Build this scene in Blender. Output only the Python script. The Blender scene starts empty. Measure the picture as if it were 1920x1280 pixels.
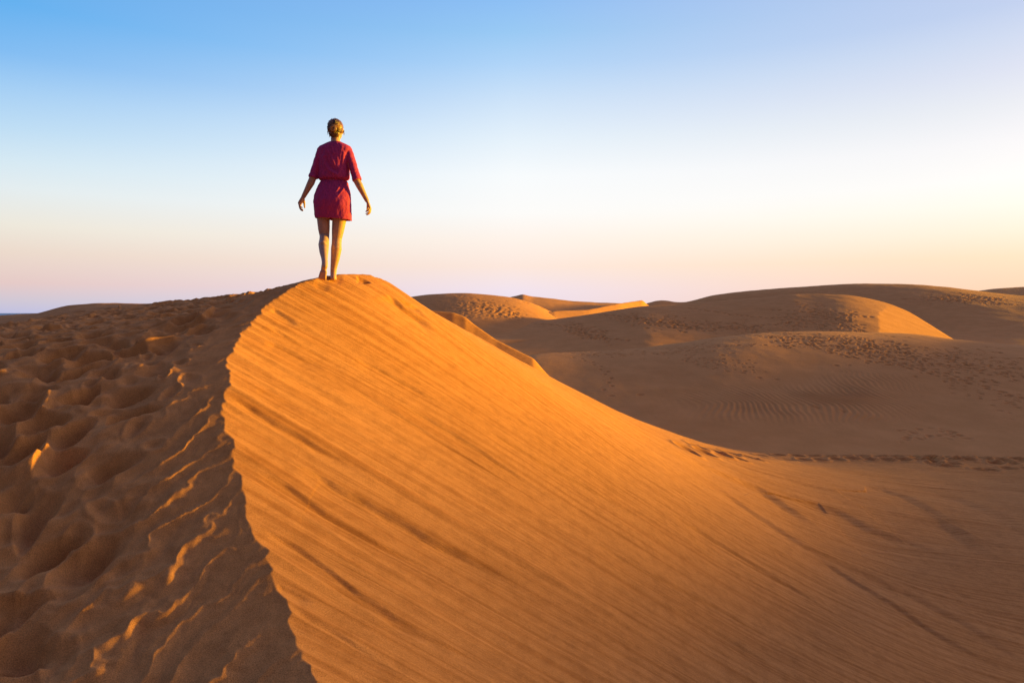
import bpy, math, random
import numpy as np
from mathutils import Vector, Matrix

C = bpy.context.scene.collection
SC = bpy.context.scene
rad = math.radians

# ------------------------------------------------------------------ camera
F = 1280.0                      # focal length in photo pixels (24 mm on a 36 mm frame)
CX, HV = 960.0, 586.0           # principal column, horizon row
cam_d = bpy.data.cameras.new("camera")
cam_d.lens = 24.0; cam_d.sensor_width = 36.0
cam_d.shift_y = -(640 - HV) / 1920.0
cam_d.clip_start = 0.05; cam_d.clip_end = 200000
cam = bpy.data.objects.new("camera", cam_d); C.objects.link(cam)
cam.location = (0, 0, 0); cam.rotation_euler = (rad(90), 0, 0)
SC.camera = cam

# ------------------------------------------------------------------ light
SUN_AZ, SUN_EL = 77.0, 4.6      # degrees right of the view direction, above the horizon
sd = Vector((math.sin(rad(SUN_AZ)) * math.cos(rad(SUN_EL)), math.cos(rad(SUN_AZ)) * math.cos(rad(SUN_EL)), math.sin(rad(SUN_EL))))
sun_d = bpy.data.lights.new("sun", 'SUN')
sun_d.energy = 4.5; sun_d.angle = rad(1.7); sun_d.color = (1.0, 0.60, 0.0)
sun = bpy.data.objects.new("sun", sun_d); C.objects.link(sun)
sun.rotation_euler = (-sd).to_track_quat('-Z', 'Y').to_euler()
sun.location = sd * 50

EXPO = 1.4
SC.view_settings.view_transform = 'Standard'
SC.view_settings.look = 'None'
SC.view_settings.exposure = EXPO
SC.view_settings.gamma = 1.0
SC.view_settings.use_curve_mapping = False

def lin(c):
    return tuple(((x / 255.0) / 12.92 if x / 255.0 <= 0.04045 else ((x / 255.0 + 0.055) / 1.055) ** 2.4) for x in c)

W = bpy.data.worlds.new("World"); SC.world = W; W.use_nodes = True
nt = W.node_tree; nt.nodes.clear()
def N(t, **k):
    n = nt.nodes.new(t)
    for a, b in k.items(): setattr(n, a, b)
    return n
def LK(a, b): nt.links.new(a, b)
def MT(op, a, b=None, c=None, clamp=False):
    n = N('ShaderNodeMath', operation=op); n.use_clamp = clamp
    for i, v in enumerate((a, b, c)):
        if v is None: continue
        if isinstance(v, (int, float)): n.inputs[i].default_value = v
        else: LK(v, n.inputs[i])
    return n.outputs[0]
tc = N('ShaderNodeTexCoord')
sx = N('ShaderNodeSeparateXYZ'); LK(tc.outputs['Generated'], sx.inputs[0])
X_, Y_, Z_ = sx.outputs
hyp = MT('SQRT', MT('ADD', MT('MULTIPLY', X_, X_), MT('MULTIPLY', Y_, Y_)))
hyp = MT('MAXIMUM', hyp, 1e-4)
elev = MT('DIVIDE', Z_, hyp)              # tangent of the elevation
side = MT('DIVIDE', X_, hyp)              # sine of the azimuth
fwd = MT('DIVIDE', Y_, hyp)
def ramp(stops):
    r = N('ShaderNodeValToRGB'); cr = r.color_ramp; cr.interpolation = 'B_SPLINE' if False else 'LINEAR'
    while len(cr.elements) > 1: cr.elements.remove(cr.elements[-1])
    first = True
    for p, c in stops:
        if first: e = cr.elements[0]; e.position = p; first = False
        else: e = cr.elements.new(p)
        e.color = (*lin(c), 1)
    LK(elev, r.inputs[0]); return r.outputs[0]
def st(rows, cosaz, top):
    out = [(max(0, (HV - v) / F * cosaz), c) for v, c in rows]
    out.sort(key=lambda t: t[0])
    return out + top
L_ = ramp(st([(0, (98, 175, 238)), (94, (128, 187, 241)), (164, (163, 205, 243)), (235, (188, 219, 243)), (300, (212, 231, 242)), (350, (226, 235, 238)), (420, (236, 230, 218)), (470, (234, 216, 203)), (530, (227, 200, 198)), (565, (205, 198, 213)), (586, (192, 192, 224))], .80,
             [(.55, (112, 155, 228)), (1.0, (140, 152, 226))]))
M_ = ramp(st([(0, (140, 190, 243)), (60, (152, 200, 243)), (120, (175, 211, 247)), (190, (205, 226, 248)), (260, (228, 240, 250)), (330, (247, 250, 252)), (400, (252, 250, 248)), (450, (254, 241, 232)), (500, (252, 230, 220)), (545, (240, 226, 238)), (586, (232, 222, 238))], 1.0,
             [(.62, (130, 160, 234)), (1.0, (142, 153, 228))]))
R_ = ramp(st([(0, (191, 206, 237)), (60, (205, 216, 239)), (120, (218, 223, 240)), (190, (232, 234, 241)), (260, (246, 244, 246)), (330, (253, 250, 247)), (380, (255, 249, 236)), (430, (255, 240, 218)), (480, (255, 226, 194)), (520, (255, 216, 186)), (586, (255, 205, 170))], .80,
             [(.55, (178, 190, 234)), (1.0, (148, 157, 230))]))
def mixc(f, a, b):
    m = N('ShaderNodeMix', data_type='RGBA'); LK(f, m.inputs[0]); LK(a, m.inputs[6]); LK(b, m.inputs[7]); return m.outputs[2]
fl = MT('MULTIPLY', side, -1 / .6, clamp=True)
fr = MT('MULTIPLY', side, 1 / .6, clamp=True)
sky = mixc(fr, mixc(fl, M_, L_), R_)
# dusk side of the sky behind the camera is darker
mr = N('ShaderNodeMapRange'); LK(fwd, mr.inputs[0])
mr.inputs[1].default_value = -.75; mr.inputs[2].default_value = .55; mr.inputs[3].default_value = .27; mr.inputs[4].default_value = 1.0
tint = N('ShaderNodeMix', data_type='RGBA', blend_type='MULTIPLY'); mb_ = N('ShaderNodeMapRange'); LK(fwd, mb_.inputs[0])
mb_.inputs[1].default_value = -.6; mb_.inputs[2].default_value = .5; mb_.inputs[3].default_value = 1.0; mb_.inputs[4].default_value = 0.0
LK(mb_.outputs[0], tint.inputs[0]); LK(sky, tint.inputs[6]); tint.inputs[7].default_value = (1.0, .82, .95, 1)   # pink anti-twilight
sky = tint.outputs[2]
vm = N('ShaderNodeVectorMath', operation='SCALE'); LK(sky, vm.inputs[0]); LK(mr.outputs[0], vm.inputs['Scale'])
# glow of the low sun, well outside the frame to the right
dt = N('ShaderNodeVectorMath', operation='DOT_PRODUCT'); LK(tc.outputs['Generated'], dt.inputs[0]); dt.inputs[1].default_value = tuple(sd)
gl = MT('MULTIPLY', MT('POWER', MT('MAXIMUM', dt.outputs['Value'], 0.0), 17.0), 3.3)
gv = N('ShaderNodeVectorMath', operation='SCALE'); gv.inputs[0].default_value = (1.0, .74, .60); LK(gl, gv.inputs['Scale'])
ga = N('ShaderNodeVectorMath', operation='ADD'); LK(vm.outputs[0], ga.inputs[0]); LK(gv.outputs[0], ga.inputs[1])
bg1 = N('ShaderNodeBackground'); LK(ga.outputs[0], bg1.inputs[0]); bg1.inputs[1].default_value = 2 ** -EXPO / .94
nsky = N('ShaderNodeTexSky', sky_type='NISHITA'); nsky.sun_disc = False
nsky.sun_elevation = rad(SUN_EL); nsky.sun_rotation = rad(SUN_AZ); nsky.dust_density = 1.0
bg2 = N('ShaderNodeBackground'); LK(nsky.outputs[0], bg2.inputs[0]); bg2.inputs[1].default_value = .05
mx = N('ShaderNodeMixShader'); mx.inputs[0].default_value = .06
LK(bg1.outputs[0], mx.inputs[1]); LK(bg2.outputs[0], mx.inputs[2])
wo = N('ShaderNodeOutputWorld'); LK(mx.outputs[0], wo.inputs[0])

# ------------------------------------------------------------------ noise
rng = np.random.default_rng(7)
_perm = rng.permutation(512).astype(np.int64)
_ang = rng.random(512) * 2 * np.pi
_gx, _gy = np.cos(_ang), np.sin(_ang)
def perlin(x, y, seed=0):
    xi = np.floor(x).astype(np.int64); yi = np.floor(y).astype(np.int64)
    xf = x - xi; yf = y - yi
    u = xf * xf * xf * (xf * (xf * 6 - 15) + 10); v = yf * yf * yf * (yf * (yf * 6 - 15) + 10)
    def g(ix, iy, dx, dy):
        h = _perm[(ix + _perm[(iy + seed * 37) & 511]) & 511]
        return _gx[h] * dx + _gy[h] * dy
    a = g(xi, yi, xf, yf); b = g(xi + 1, yi, xf - 1, yf)
    c = g(xi, yi + 1, xf, yf - 1); d = g(xi + 1, yi + 1, xf - 1, yf - 1)
    return ((a + u * (b - a)) + v * ((c + u * (d - c)) - (a + u * (b - a)))) * 1.5
def fbm(x, y, n=4, seed=0, gain=.5, lac=2.03):
    s = 0; a = 1
    for i in range(n):
        s = s + a * perlin(x, y, seed + i); x = x * lac + 3.1; y = y * lac - 1.7; a *= gain
    return s
def sstep(a, b, x):
    t = np.clip((x - a) / (b - a), 0, 1); return t * t * (3 - 2 * t)

# ------------------------------------------------------------------ mesh helpers
def mesh_grid(name, X, Y, Z, mat, attrs=None, wrap=False):
    nr, ntt = X.shape
    co = np.stack([X, Y, Z], -1).reshape(-1, 3).astype(np.float32)
    idx = np.arange(nr * ntt).reshape(nr, ntt)
    if wrap: idx = np.concatenate([idx, idx[:, :1]], 1)
    a = idx[:-1, :-1]; b = idx[:-1, 1:]; c = idx[1:, 1:]; d = idx[1:, :-1]
    q = np.stack([a, b, c, d], -1).reshape(-1, 4)
    me = bpy.data.meshes.new(name)
    me.vertices.add(len(co)); me.vertices.foreach_set('co', co.ravel())
    me.loops.add(q.size); me.loops.foreach_set('vertex_index', q.ravel().astype(np.int32))
    me.polygons.add(len(q))
    me.polygons.foreach_set('loop_start', np.arange(0, q.size, 4, dtype=np.int32))
    me.polygons.foreach_set('use_smooth', np.ones(len(q), bool))
    me.update(calc_edges=True)
    for k, v in (attrs or {}).items():
        at = me.attributes.new(k, 'FLOAT', 'POINT'); at.data.foreach_set('value', v.ravel().astype(np.float32))
    me.materials.append(mat)
    o = bpy.data.objects.new(name, me); C.objects.link(o)
    return o

# ------------------------------------------------------------------ materials
def new_mat(name):
    m = bpy.data.materials.new(name); m.use_nodes = True
    t = m.node_tree; t.nodes.clear()
    o = t.nodes.new('ShaderNodeOutputMaterial'); b = t.nodes.new('ShaderNodeBsdfPrincipled')
    t.links.new(b.outputs[0], o.inputs[0])
    return m, t, b
def sand_mat(name, near=True):
    m, t, b = new_mat(name)
    n = t.nodes; l = t.links
    b.inputs['Roughness'].default_value = 1.0
    b.inputs['Specular IOR Level'].default_value = 0.08
    tc = n.new('ShaderNodeTexCoord')
    def noise(scale, detail=4, vec=None, rough=.55):
        q = n.new('ShaderNodeTexNoise'); q.inputs['Scale'].default_value = scale
        q.inputs['Detail'].default_value = detail; q.inputs['Roughness'].default_value = rough
        l.new(vec if vec else tc.outputs['Object'], q.inputs['Vector']); return q.outputs['Fac']
    def rampf(inp, p0, c0, p1, c1):
        r = n.new('ShaderNodeValToRGB'); e = r.color_ramp.elements
        e[0].position = p0; e[0].color = (*c0, 1); e[1].position = p1; e[1].color = (*c1, 1)
        l.new(inp, r.inputs[0]); return r.outputs[0]
    def mul(a, bb, f=1.0):
        x = n.new('ShaderNodeMix'); x.data_type = 'RGBA'; x.blend_type = 'MULTIPLY'
        if isinstance(f, float): x.inputs[0].default_value = f
        else: l.new(f, x.inputs[0])
        l.new(a, x.inputs[6]); l.new(bb, x.inputs[7]); return x.outputs[2]
    base = rampf(noise(.7, 6), .35, (.57, .247, .066), .68, (.63, .278, .078))
    g = .62 if near else .85
    grain = rampf(noise(260 if near else 60, 2, rough=.7), .36, (g, g * .98, g * .96), .60, (1.10, 1.10, 1.10))
    col = mul(base, grain)
    if near:
        mott = rampf(noise(9, 6, rough=.65), .36, (.84, .82, .80), .56, (1, 1, 1))
        col = mul(col, mott)
        # strands of darker heavy grains lying along the avalanche streaks of the slip face
        mp = n.new('ShaderNodeMapping'); mp.inputs['Scale'].default_value = (.28, 17, .0)
        l.new(tc.outputs['Object'], mp.inputs[0])
        s1 = rampf(noise(1.0, 8, mp.outputs[0], .66),   .38, (.80, .73, .64), .54, (1, 1, 1))
        at = n.new('ShaderNodeAttribute'); at.attribute_name = 'face'
        col = mul(col, s1, at.outputs['Fac'])
    l.new(col, b.inputs['Base Color'])
    bp = n.new('ShaderNodeBump'); bp.inputs['Strength'].default_value = .55 if near else .5
    bp.inputs['Distance'].default_value = .0055 if near else .03
    l.new(noise(180 if near else 14, 6, rough=.7), bp.inputs['Height'])
    nrm = bp.outputs[0]
    if near:
        mp2 = n.new('ShaderNodeMapping'); mp2.inputs['Scale'].default_value = (.5, 34, .0); mp2.inputs['Rotation'].default_value = (0, 0, .03)
        l.new(tc.outputs['Object'], mp2.inputs[0])
        b2 = n.new('ShaderNodeBump'); b2.inputs['Distance'].default_value = .018
        ml = n.new('ShaderNodeMath'); ml.operation = 'MULTIPLY'; ml.inputs[1].default_value = .6
        pm = rampf(noise(.9, 3), .38, (.18, .18, .18), .62, (1.15, 1.15, 1.15)); mm = n.new('ShaderNodeMath'); mm.operation = 'MULTIPLY'
        l.new(pm, mm.inputs[0]); l.new(at.outputs['Fac'], mm.inputs[1]); l.new(mm.outputs[0], ml.inputs[0]); l.new(ml.outputs[0], b2.inputs['Strength'])
        l.new(noise(1.0, 9, mp2.outputs[0], .66), b2.inputs['Height']); l.new(nrm, b2.inputs['Normal']); nrm = b2.outputs[0]
    l.new(nrm, b.inputs['Normal'])
    return m
SAND = sand_mat('sand', True)
SAND_FAR = sand_mat('far_sand', False)

# ------------------------------------------------------------------ surfaces through points of the dune
def P(u, v, D): return ((u - CX) / F * D, D, (HV - v) / F * D)
class RBF:
    def __init__(s, pts, lam=0.0):
        p = np.array(pts, float); s.p = p[:, :2]; n = len(p)
        d = np.hypot(*(s.p[:, None] - s.p[None]).transpose(2, 0, 1))
        K = s.phi(d) + np.eye(n) * lam
        Q = np.c_[np.ones(n), s.p]
        A = np.block([[K, Q], [Q.T, np.zeros((3, 3))]])
        w = np.linalg.solve(A, np.r_[p[:, 2], 0, 0, 0]); s.w = w[:n]; s.c = w[n:]
    @staticmethod
    def phi(d): return np.where(d > 1e-9, d * d * np.log(np.maximum(d, 1e-9)), 0)
    def __call__(s, x, y):
        out = s.c[0] + s.c[1] * x + s.c[2] * y
        for (px, py), w in zip(s.p, s.w):
            d2 = (x - px) ** 2 + (y - py) ** 2
            out = out + w * .5 * d2 * np.log(np.maximum(d2, 1e-12))
        return out
crest = [P(600, 1300, 2.5), P(545, 1150, 2.9), P(480, 1000, 3.35), P(440, 880, 3.8), P(420, 760, 4.4), P(425, 690, 4.9),
         P(450, 630, 5.5), P(500, 580, 6.1), P(545, 549, 6.6), P(610, 530, 7.2), P(655, 524, 7.55), P(700, 522, 8.0)]
sil = [P(770, 560, 9), P(860, 612, 10.5), P(1000, 690, 13), P(1100, 745, 15.5), P(1200, 790, 18), P(1300, 824, 20),
       P(1400, 846, 21.3), P(1550, 852, 22), P(1700, 852, 22), P(1920, 857, 21.5)]
Fpts = crest + sil + [(0, 3.3, -1.79), P(1500, 1280, 5.1), P(1920, 1280, 6.9), P(1920, 1000, 12), P(1600, 1000, 10.7), P(1920, 1100, 9.6),
       P(1600, 900, 15.5), P(960, 800, 6.5), (0, .5, -1.95), (2, .5, -3.0), (-.8, .5, -1.48), (30, 22, -5.2), (30, 0, -6.0), (12, -6, -6), (3, -6, -4.5), (45, 30, -6)]
Wpts = crest + sil + [(-.8, .5, -2.0), (-3.0, 2.2, -1.58), (-2.25, 3, -1.255), (-3, 4, -.81), (-3.75, 5, -.42), (-4.5, 6, -.25), (-9, 3, -1.1), (-9, 6, -.55),
       P(0, 619, 8), P(100, 611, 8), P(200, 602, 8), P(300, 594, 8), P(400, 584, 8), P(450, 578, 7.5), P(490, 566, 7.6), P(0, 610, 11), P(150, 592, 11), P(300, 576, 10.5), P(400, 568, 10),
       P(540, 541, 9), P(460, 552, 11), P(400, 561, 12), P(300, 568, 13), P(210, 571, 14), P(130, 572, 15), P(60, 588, 17), P(0, 604, 20), P(0, 612, 14), P(60, 596, 13.5), P(-100, 640, 14), P(-60, 630, 20),
       (-20, 12, -1.2), (-5, 16, -.55), (-9, 20, -.9), (-14, 24, -1.6), (-22, 28, -2.6), (-2.4, 12, .0), (-2, 16, -1.3),
       (-1, 15, -1.5), (1.5, 19, -3.2), (5, 25, -5.2), (9, 27, -6.0), (14, 27, -6.2), (20, 27, -6.3), (2, 31, -7), (9, 38, -8), (22, 38, -8), (-7, 32, -5), (-2, 24, -4.5), (-16, 38, -6), (3, 44, -9),
       (3, 12, -1.0), (8, 17, -2.5), (14, 18, -3.2), (20, 18, -3.6)]
Ff, Wf = RBF(Fpts), RBF(Wpts)

# polar mesh round the camera, dense ahead
th = np.unique(np.concatenate([np.arange(-44, 44, .066), np.arange(44, 70, .5), np.arange(70, 290, 3), np.arange(290, 316, .5)]))
th = np.radians(th)
R = np.exp(np.arange(math.log(.5), math.log(46), .0026))
TT, RR = np.meshgrid(th, R)
X, Y = RR * np.sin(TT), RR * np.cos(TT)
Wb, Fb = Wf(X, Y), Ff(X, Y)

def window(x, y, r):
    """index window of the polar grid that holds a disc"""
    d = math.hypot(x, y); t = math.atan2(x, y); dt = math.asin(min(.99, r / max(d, r * 1.02)))
    i0, i1 = np.searchsorted(R, [d - r, d + r]); j0, j1 = np.searchsorted(th, [t - dt, t + dt])
    return slice(max(0, i0), i1 + 1), slice(max(0, j0), j1 + 1)

# --- trodden and wind-blown upper side
xb_y = np.array([0, 2.5, 3.6, 4.0, 4.7, 5.3, 5.8, 6.8, 8, 12]); xb_x = np.array([-1.5, -1.75, -1.92, -2.15, -2.25, -2.5, -2.45, -2.65, -2.5, -2.5])
D_ = np.zeros_like(X)
rnd = random.Random(11)
pts = []
for _ in range(26000):
    y = rnd.uniform(1.0, 13.5); x = rnd.uniform(-13, -1.4)
    lim = np.interp(y, xb_y, xb_x)
    if x > lim - .08: continue
    dens = 1.0
    if x < lim - 5.0: dens *= max(0, 1 - (-(x - lim) - 5.0) / 3)
    if y > 9: dens *= max(.0, 1 - (y - 9) / 3.5)
    if x / y < -.62 and y > 7: dens *= .35
    if rnd.random() > dens: continue
    sp = .21 + .05 * rnd.random()
    if any((x - a) ** 2 + (y - b) ** 2 < sp * sp for a, b in pts): continue
    pts.append((x, y))
for (x, y) in pts:
    ang = rnd.gauss(.35, .75); L = rnd.uniform(.12, .19); Wd = rnd.uniform(.08, .13); dep = rnd.uniform(.08, .155)
    if rnd.random() < .25: dep *= .5; L *= .8
    si, sj = window(x, y, .62)
    dx, dy = X[si, sj] - x, Y[si, sj] - y
    p = dx * math.cos(ang) + dy * math.sin(ang); q = -dx * math.sin(ang) + dy * math.cos(ang)
    q = q * (1 + .9 * np.clip(p, -.2, .2) / L * .5)
    wob = .12 * perlin(dx * 5 + x * 7, dy * 5 + y * 7, 3)
    r = np.sqrt((p / L) ** 2 + (q / Wd) ** 2) + wob
    asym = 1 + .35 * np.clip(p / L, -1, 1)
    s = -dep * asym * (1 - sstep(.15, 1.25, r)) 
    rim = .22 * dep * np.exp(-((r - 1.42) / .30) ** 2) * (1 + .6 * np.clip(-q / Wd, -1, 1))
    cur = D_[si, sj]
    D_[si, sj] = np.minimum(cur, s) + np.where(s > -.004, rim, 0) * np.exp(-np.maximum(0, -cur) * 60)
small = []
for _ in range(14000):
    y = rnd.uniform(1.5, 12); x = rnd.uniform(-10, -1.5)
    if x > np.interp(y, xb_y, xb_x) + .05 or x / y < -1.0: continue
    if any((x - a) ** 2 + (y - b) ** 2 < .16 ** 2 for a, b in small): continue
    small.append((x, y))
for (x, y) in small:
    L = rnd.uniform(.05, .095); Wd = L * rnd.uniform(.5, .8); ang = rnd.uniform(0, 3.1); dep = rnd.uniform(.012, .038)
    si, sj = window(x, y, .24); dx, dy = X[si, sj] - x, Y[si, sj] - y
    p = dx * math.cos(ang) + dy * math.sin(ang); q = -dx * math.sin(ang) + dy * math.cos(ang)
    r = np.sqrt((p / L) ** 2 + (q / Wd) ** 2) + .15 * perlin(dx * 14 + x * 9, dy * 14 + y * 9, 5)
    D_[si, sj] += -dep * (1 - sstep(.1, 1.2, r)) + .3 * dep * np.exp(-((r - 1.4) / .28) ** 2)
lim = np.interp(Y, xb_y, xb_x)
near_crest = sstep(-.35, .35, X - lim)            # 1 between prints and crest
fore = 1 - sstep(5.5, 9, Y)
xcr = np.interp(Y, [c[1] for c in crest], [c[0] for c in crest])
# oblique wind ridges running up to the crest
ux, uy = .89, -.46
along = X * .46 + Y * .89
warp = .13 * fbm(X * 2.3, Y * 2.3, 4, 20)
ph = (X * ux + Y * uy + warp) / .175 + .35 * perlin(along * .9, X * .4, 24)
rid = np.abs(np.mod(ph, 1) * 2 - 1)
rid = (1 - rid) ** 1.9
mask = np.clip(.75 + 1.2 * perlin(X * 2.0, Y * 2.0, 30), .3, 1)
rip = (.008 + .028 * sstep(.03, .6, xcr - X)) * rid * mask
ph2 = (X * ux + Y * uy + warp * 1.6) / .083
rip2 = .0045 * (1 - np.abs(np.mod(ph2, 1) * 2 - 1)) * np.clip(perlin(X * 2.2, Y * 2.2, 31) + .4, 0, 1)
wdetail = D_ * (1 - .75 * near_crest) + (rip + rip2) * (.15 + .85 * near_crest) * np.clip(fore + .25, 0, 1)
wdetail += -.012 * (1 - near_crest) + .012 * fbm(X * .9, Y * 1.1, 3, 40) * (1 - sstep(16, 30, Y)) * sstep(.1, .5, (crest[4][0] * 0 + lim + .0 - X) * .5 + .3)
pr_zone = (1 - near_crest) * (1 - sstep(10, 15, Y))
wdetail += pr_zone * (.030 * (1 - np.sqrt(.012 + (1.9 * perlin(X * 1.9 + .3 * Y, Y * 2.3, 46)) ** 2)) + .012 * (1 - np.sqrt(.02 + (1.9 * perlin(X * 4.2, Y * 4.6 + X, 47)) ** 2)))
wdetail += .0022 * fbm(X * 12, Y * 12, 3, 44)
# wind banding further off
wdetail += .016 * perlin((X * .35 + Y) * 2.6, (X - Y * .35) * .35, 51) * sstep(6, 10, Y)
Wz = Wb + wdetail

# --- slip face: streaks run down-slope (towards +x)
sxx = X; syy = Y + .05 * (X + 2) + .14 * perlin(X * .30, Y * .45, 60) + .03 * perlin(X * .9, Y * 1.2, 61)
st_ = 0
for i, (wl, ln, am) in enumerate([(.55, 7.0, .016), (.27, 7.0, .0066), (.13, 6.0, .0042), (.065, 4.5, .0027), (.033, 3.0, .0012), (.018, 2.0, .0007)]):
    nz = perlin(syy / wl + i * 5.3, sxx / ln + i * 2.7 + .3 * syy, 70 + i)
    st_ = st_ + am * (np.abs(nz) * 1.5 if i in (1, 2) else nz)
dist = RR
fade = 1 / (1 + (dist / 14) ** 2) * .35 + .65
st_ = st_ * np.clip(.72 + 1.5 * fbm(syy / 1.3, sxx / 4, 3, 88), .12, 1.9)
Fz = Fb + st_ * fade * 1.1
cn = np.exp(-np.maximum(0, X - xcr) / .5)
Fz -= cn * (.021 * np.clip(np.abs(perlin(syy / .30, sxx * .2, 101)) * 1.8, 0, 1) + .016 * np.clip(np.abs(perlin(syy / .11, sxx * .3, 102)) * 1.8, 0, 1) - .018)
Fz += .012 * fbm(X * 1.2, Y * 1.2, 2, 90) * sstep(-1.5, 1.5, X)
# rough, clotted sand low on the near face
rough = sstep(.9, 2.2, X - np.interp(Y, [c[1] for c in crest], [c[0] for c in crest])) * (1 - sstep(3.2, 4.6, Y))
Fz += rough * .0035 * fbm(X * 9, Y * 9, 4, 95)

def trace(u, v, f):
    a, b = (u - CX) / F, (HV - v) / F
    t = np.geomspace(1.5, 30, 3000); h = f(a * t, t) - b * t
    k = np.argmax(h > 0)
    return a * t[k], t[k]
def groove(pl, d, w, w2):
    """a small scarp along a polyline given on the face: sharp step facing down-left, long fade behind"""
    q = [trace(u, v, Ff) for u, v in pl]
    x0 = min(a for a, b in q) - .8; x1 = max(a for a, b in q) + .8; y0 = min(b for a, b in q) - .8; y1 = max(b for a, b in q) + .8
    m = (X > x0) & (X < x1) & (Y > y0) & (Y < y1)
    xs = X[m]; ys = Y[m]; best = np.full(xs.shape, 1e9); sg = np.zeros(xs.shape); tt = np.zeros(xs.shape)
    L = [math.dist(q[i], q[i + 1]) for i in range(len(q) - 1)]; T = sum(L); acc = 0
    for i in range(len(q) - 1):
        (ax, ay), (bx, by) = q[i], q[i + 1]
        ex, ey = bx - ax, by - ay; l2 = ex * ex + ey * ey + 1e-12
        t = np.clip(((xs - ax) * ex + (ys - ay) * ey) / l2, 0, 1)
        dx, dy = xs - ax - t * ex, ys - ay - t * ey
        dd = np.hypot(dx, dy); cr = ex * dy - ey * dx
        k = dd < best
        best[k] = dd[k]; sg[k] = np.sign(cr[k]); tt[k] = ((acc + t * L[i]) / T)[k]; acc += L[i]
    s = best * sg + .012 * perlin(xs * 6, ys * 6, 99)
    env = sstep(0, .18, tt) * (1 - sstep(.6, 1, tt))
    prof = np.where(s < 0, -np.exp(s / w2) * sstep(0, w, -s + w * .5), -(1 - sstep(-w * .5, w * .5, s)) * 0 - (1 - sstep(0, w, s + w * .5)) )
    prof = np.where(s < 0, -np.exp(s / w2), -(1 - sstep(0, w, s)))
    Fz[m] += d * env * prof
for pl, d, w, w2 in [
    ([(548, 872), (600, 895), (650, 925), (720, 962), (800, 1010), (900, 1062), (1000, 1110)], .034, .05, .16),
    ([(482, 885), (534, 914), (608, 964), (669, 998), (770, 1052), (850, 1090)], .020, .03, .10),
    ([(481, 984), (544, 1021), (608, 1065), (669, 1110), (736, 1156), (820, 1208)], .020, .03, .10),
    ([(600, 1085), (680, 1125), (740, 1160), (850, 1210)], .010, .02, .06),
    ([(518, 1092), (550, 1108), (588, 1129)], .010, .02, .05),
    ([(544, 1136), (635, 1192), (700, 1236), (760, 1275)], .012, .025, .07),
    ([(700, 1150), (820, 1205), (950, 1265)], .012, .03, .09),
    ([(508, 579), (528, 592), (560, 614)], .018, .03, .08),
    ([(494, 641), (530, 655), (568, 676), (610, 695)], .018, .03, .08),
    ([(424, 742), (470, 768), (514, 796), (582, 836), (632, 863), (700, 900)], .022, .03, .10),
    ([(481, 732), (531, 755), (570, 775)], .010, .02, .06),
    ([(500, 612), (545, 640), (600, 668), (660, 700)], .014, .03, .08),
    ([(660, 670), (700, 690), (760, 722), (840, 768)], .018, .04, .12),
    ([(740, 752), (800, 785), (884, 836), (985, 903), (1060, 950)], .020, .04, .14),
    ([(640, 720), (740, 775), (860, 850), (980, 925)], .012, .03, .1),
    ([(725, 560), (753, 581), (783, 600), (810, 614)], .05, .07, .16),
    ([(745, 566), (765, 574), (790, 585)], .04, .05, .1),
    ([(668, 527), (680, 532), (694, 541)], .05, .06, .12),
    ([(900, 800), (1000, 860), (1100, 915), (1220, 985)], .016, .04, .15),
    ([(1262, 842), (1335, 882), (1422, 916), (1460, 945), (1500, 975), (1560, 1010)], 0.061, 0.33, 0.90),
    ([(1326, 901), (1393, 949), (1503, 1021), (1637, 1084), (1760, 1140)], 0.040, 0.20, 0.80),
    ([(1500, 950), (1540, 952), (1565, 960), (1622, 992), (1695, 1016), (1800, 1060)], 0.061, 0.38, 1.30),
    ([(1590, 905), (1622, 910), (1680, 925), (1740, 960), (1800, 1010), (1850, 1055)], 0.050, 0.38, 1.30),
    ([(1730, 965), (1770, 990), (1815, 1030), (1870, 1075)], 0.035, 0.38, 0.90),
    ([(1760, 925), (1860, 965), (1920, 1005), (1990, 1050)], 0.043, 0.44, 1.30),
    ([(1520, 1030), (1600, 1085), (1671, 1131), (1767, 1194), (1910, 1275)], 0.040, 0.12, 0.60),
    ([(1600, 1070), (1700, 1110), (1800, 1165), (1900, 1235), (1960, 1270)], 0.036, 0.20, 0.80),
    ([(1250, 960), (1350, 1020), (1480, 1100), (1620, 1190)], 0.022, 0.06, 0.30),
    ([(1100, 1010), (1220, 1080), (1340, 1140), (1480, 1220)], 0.014, 0.05, 0.25),
    ([(1250, 1130), (1370, 1200), (1480, 1270)], 0.014, 0.05, 0.25)]:
    groove(pl, d, w, w2)
# footprints along the far low ridge
for i in range(46):
    u = 1290 + i * 15.5 + rnd.uniform(-3, 3); v = 852 + (2 if i % 2 else 9) + rnd.uniform(-1, 2) - max(0, 1400 - u) * .16
    x, y = trace(u, v, Ff)
    if y > 24: continue
    si, sj = window(x, y, .7); dx, dy = X[si, sj] - x, Y[si, sj] - y
    r = np.sqrt((dx / .17) ** 2 + (dy / .22) ** 2)
    Fz[si, sj] += -.09 * np.exp(-r ** 2.5) + .03 * np.exp(-((r - 1.5) / .35) ** 2)
for i in range(70):                                  # a trodden patch at the right-hand end of that ridge
    x = rnd.uniform(12.5, 22); y = rnd.uniform(19.2, 22.6)
    si, sj = window(x, y, .7); dx, dy = X[si, sj] - x, Y[si, sj] - y
    r = np.sqrt((dx / .16) ** 2 + (dy / .2) ** 2)
    Fz[si, sj] += -.08 * np.exp(-r ** 2.5) + .02 * np.exp(-((r - 1.5) / .35) ** 2)

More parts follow.
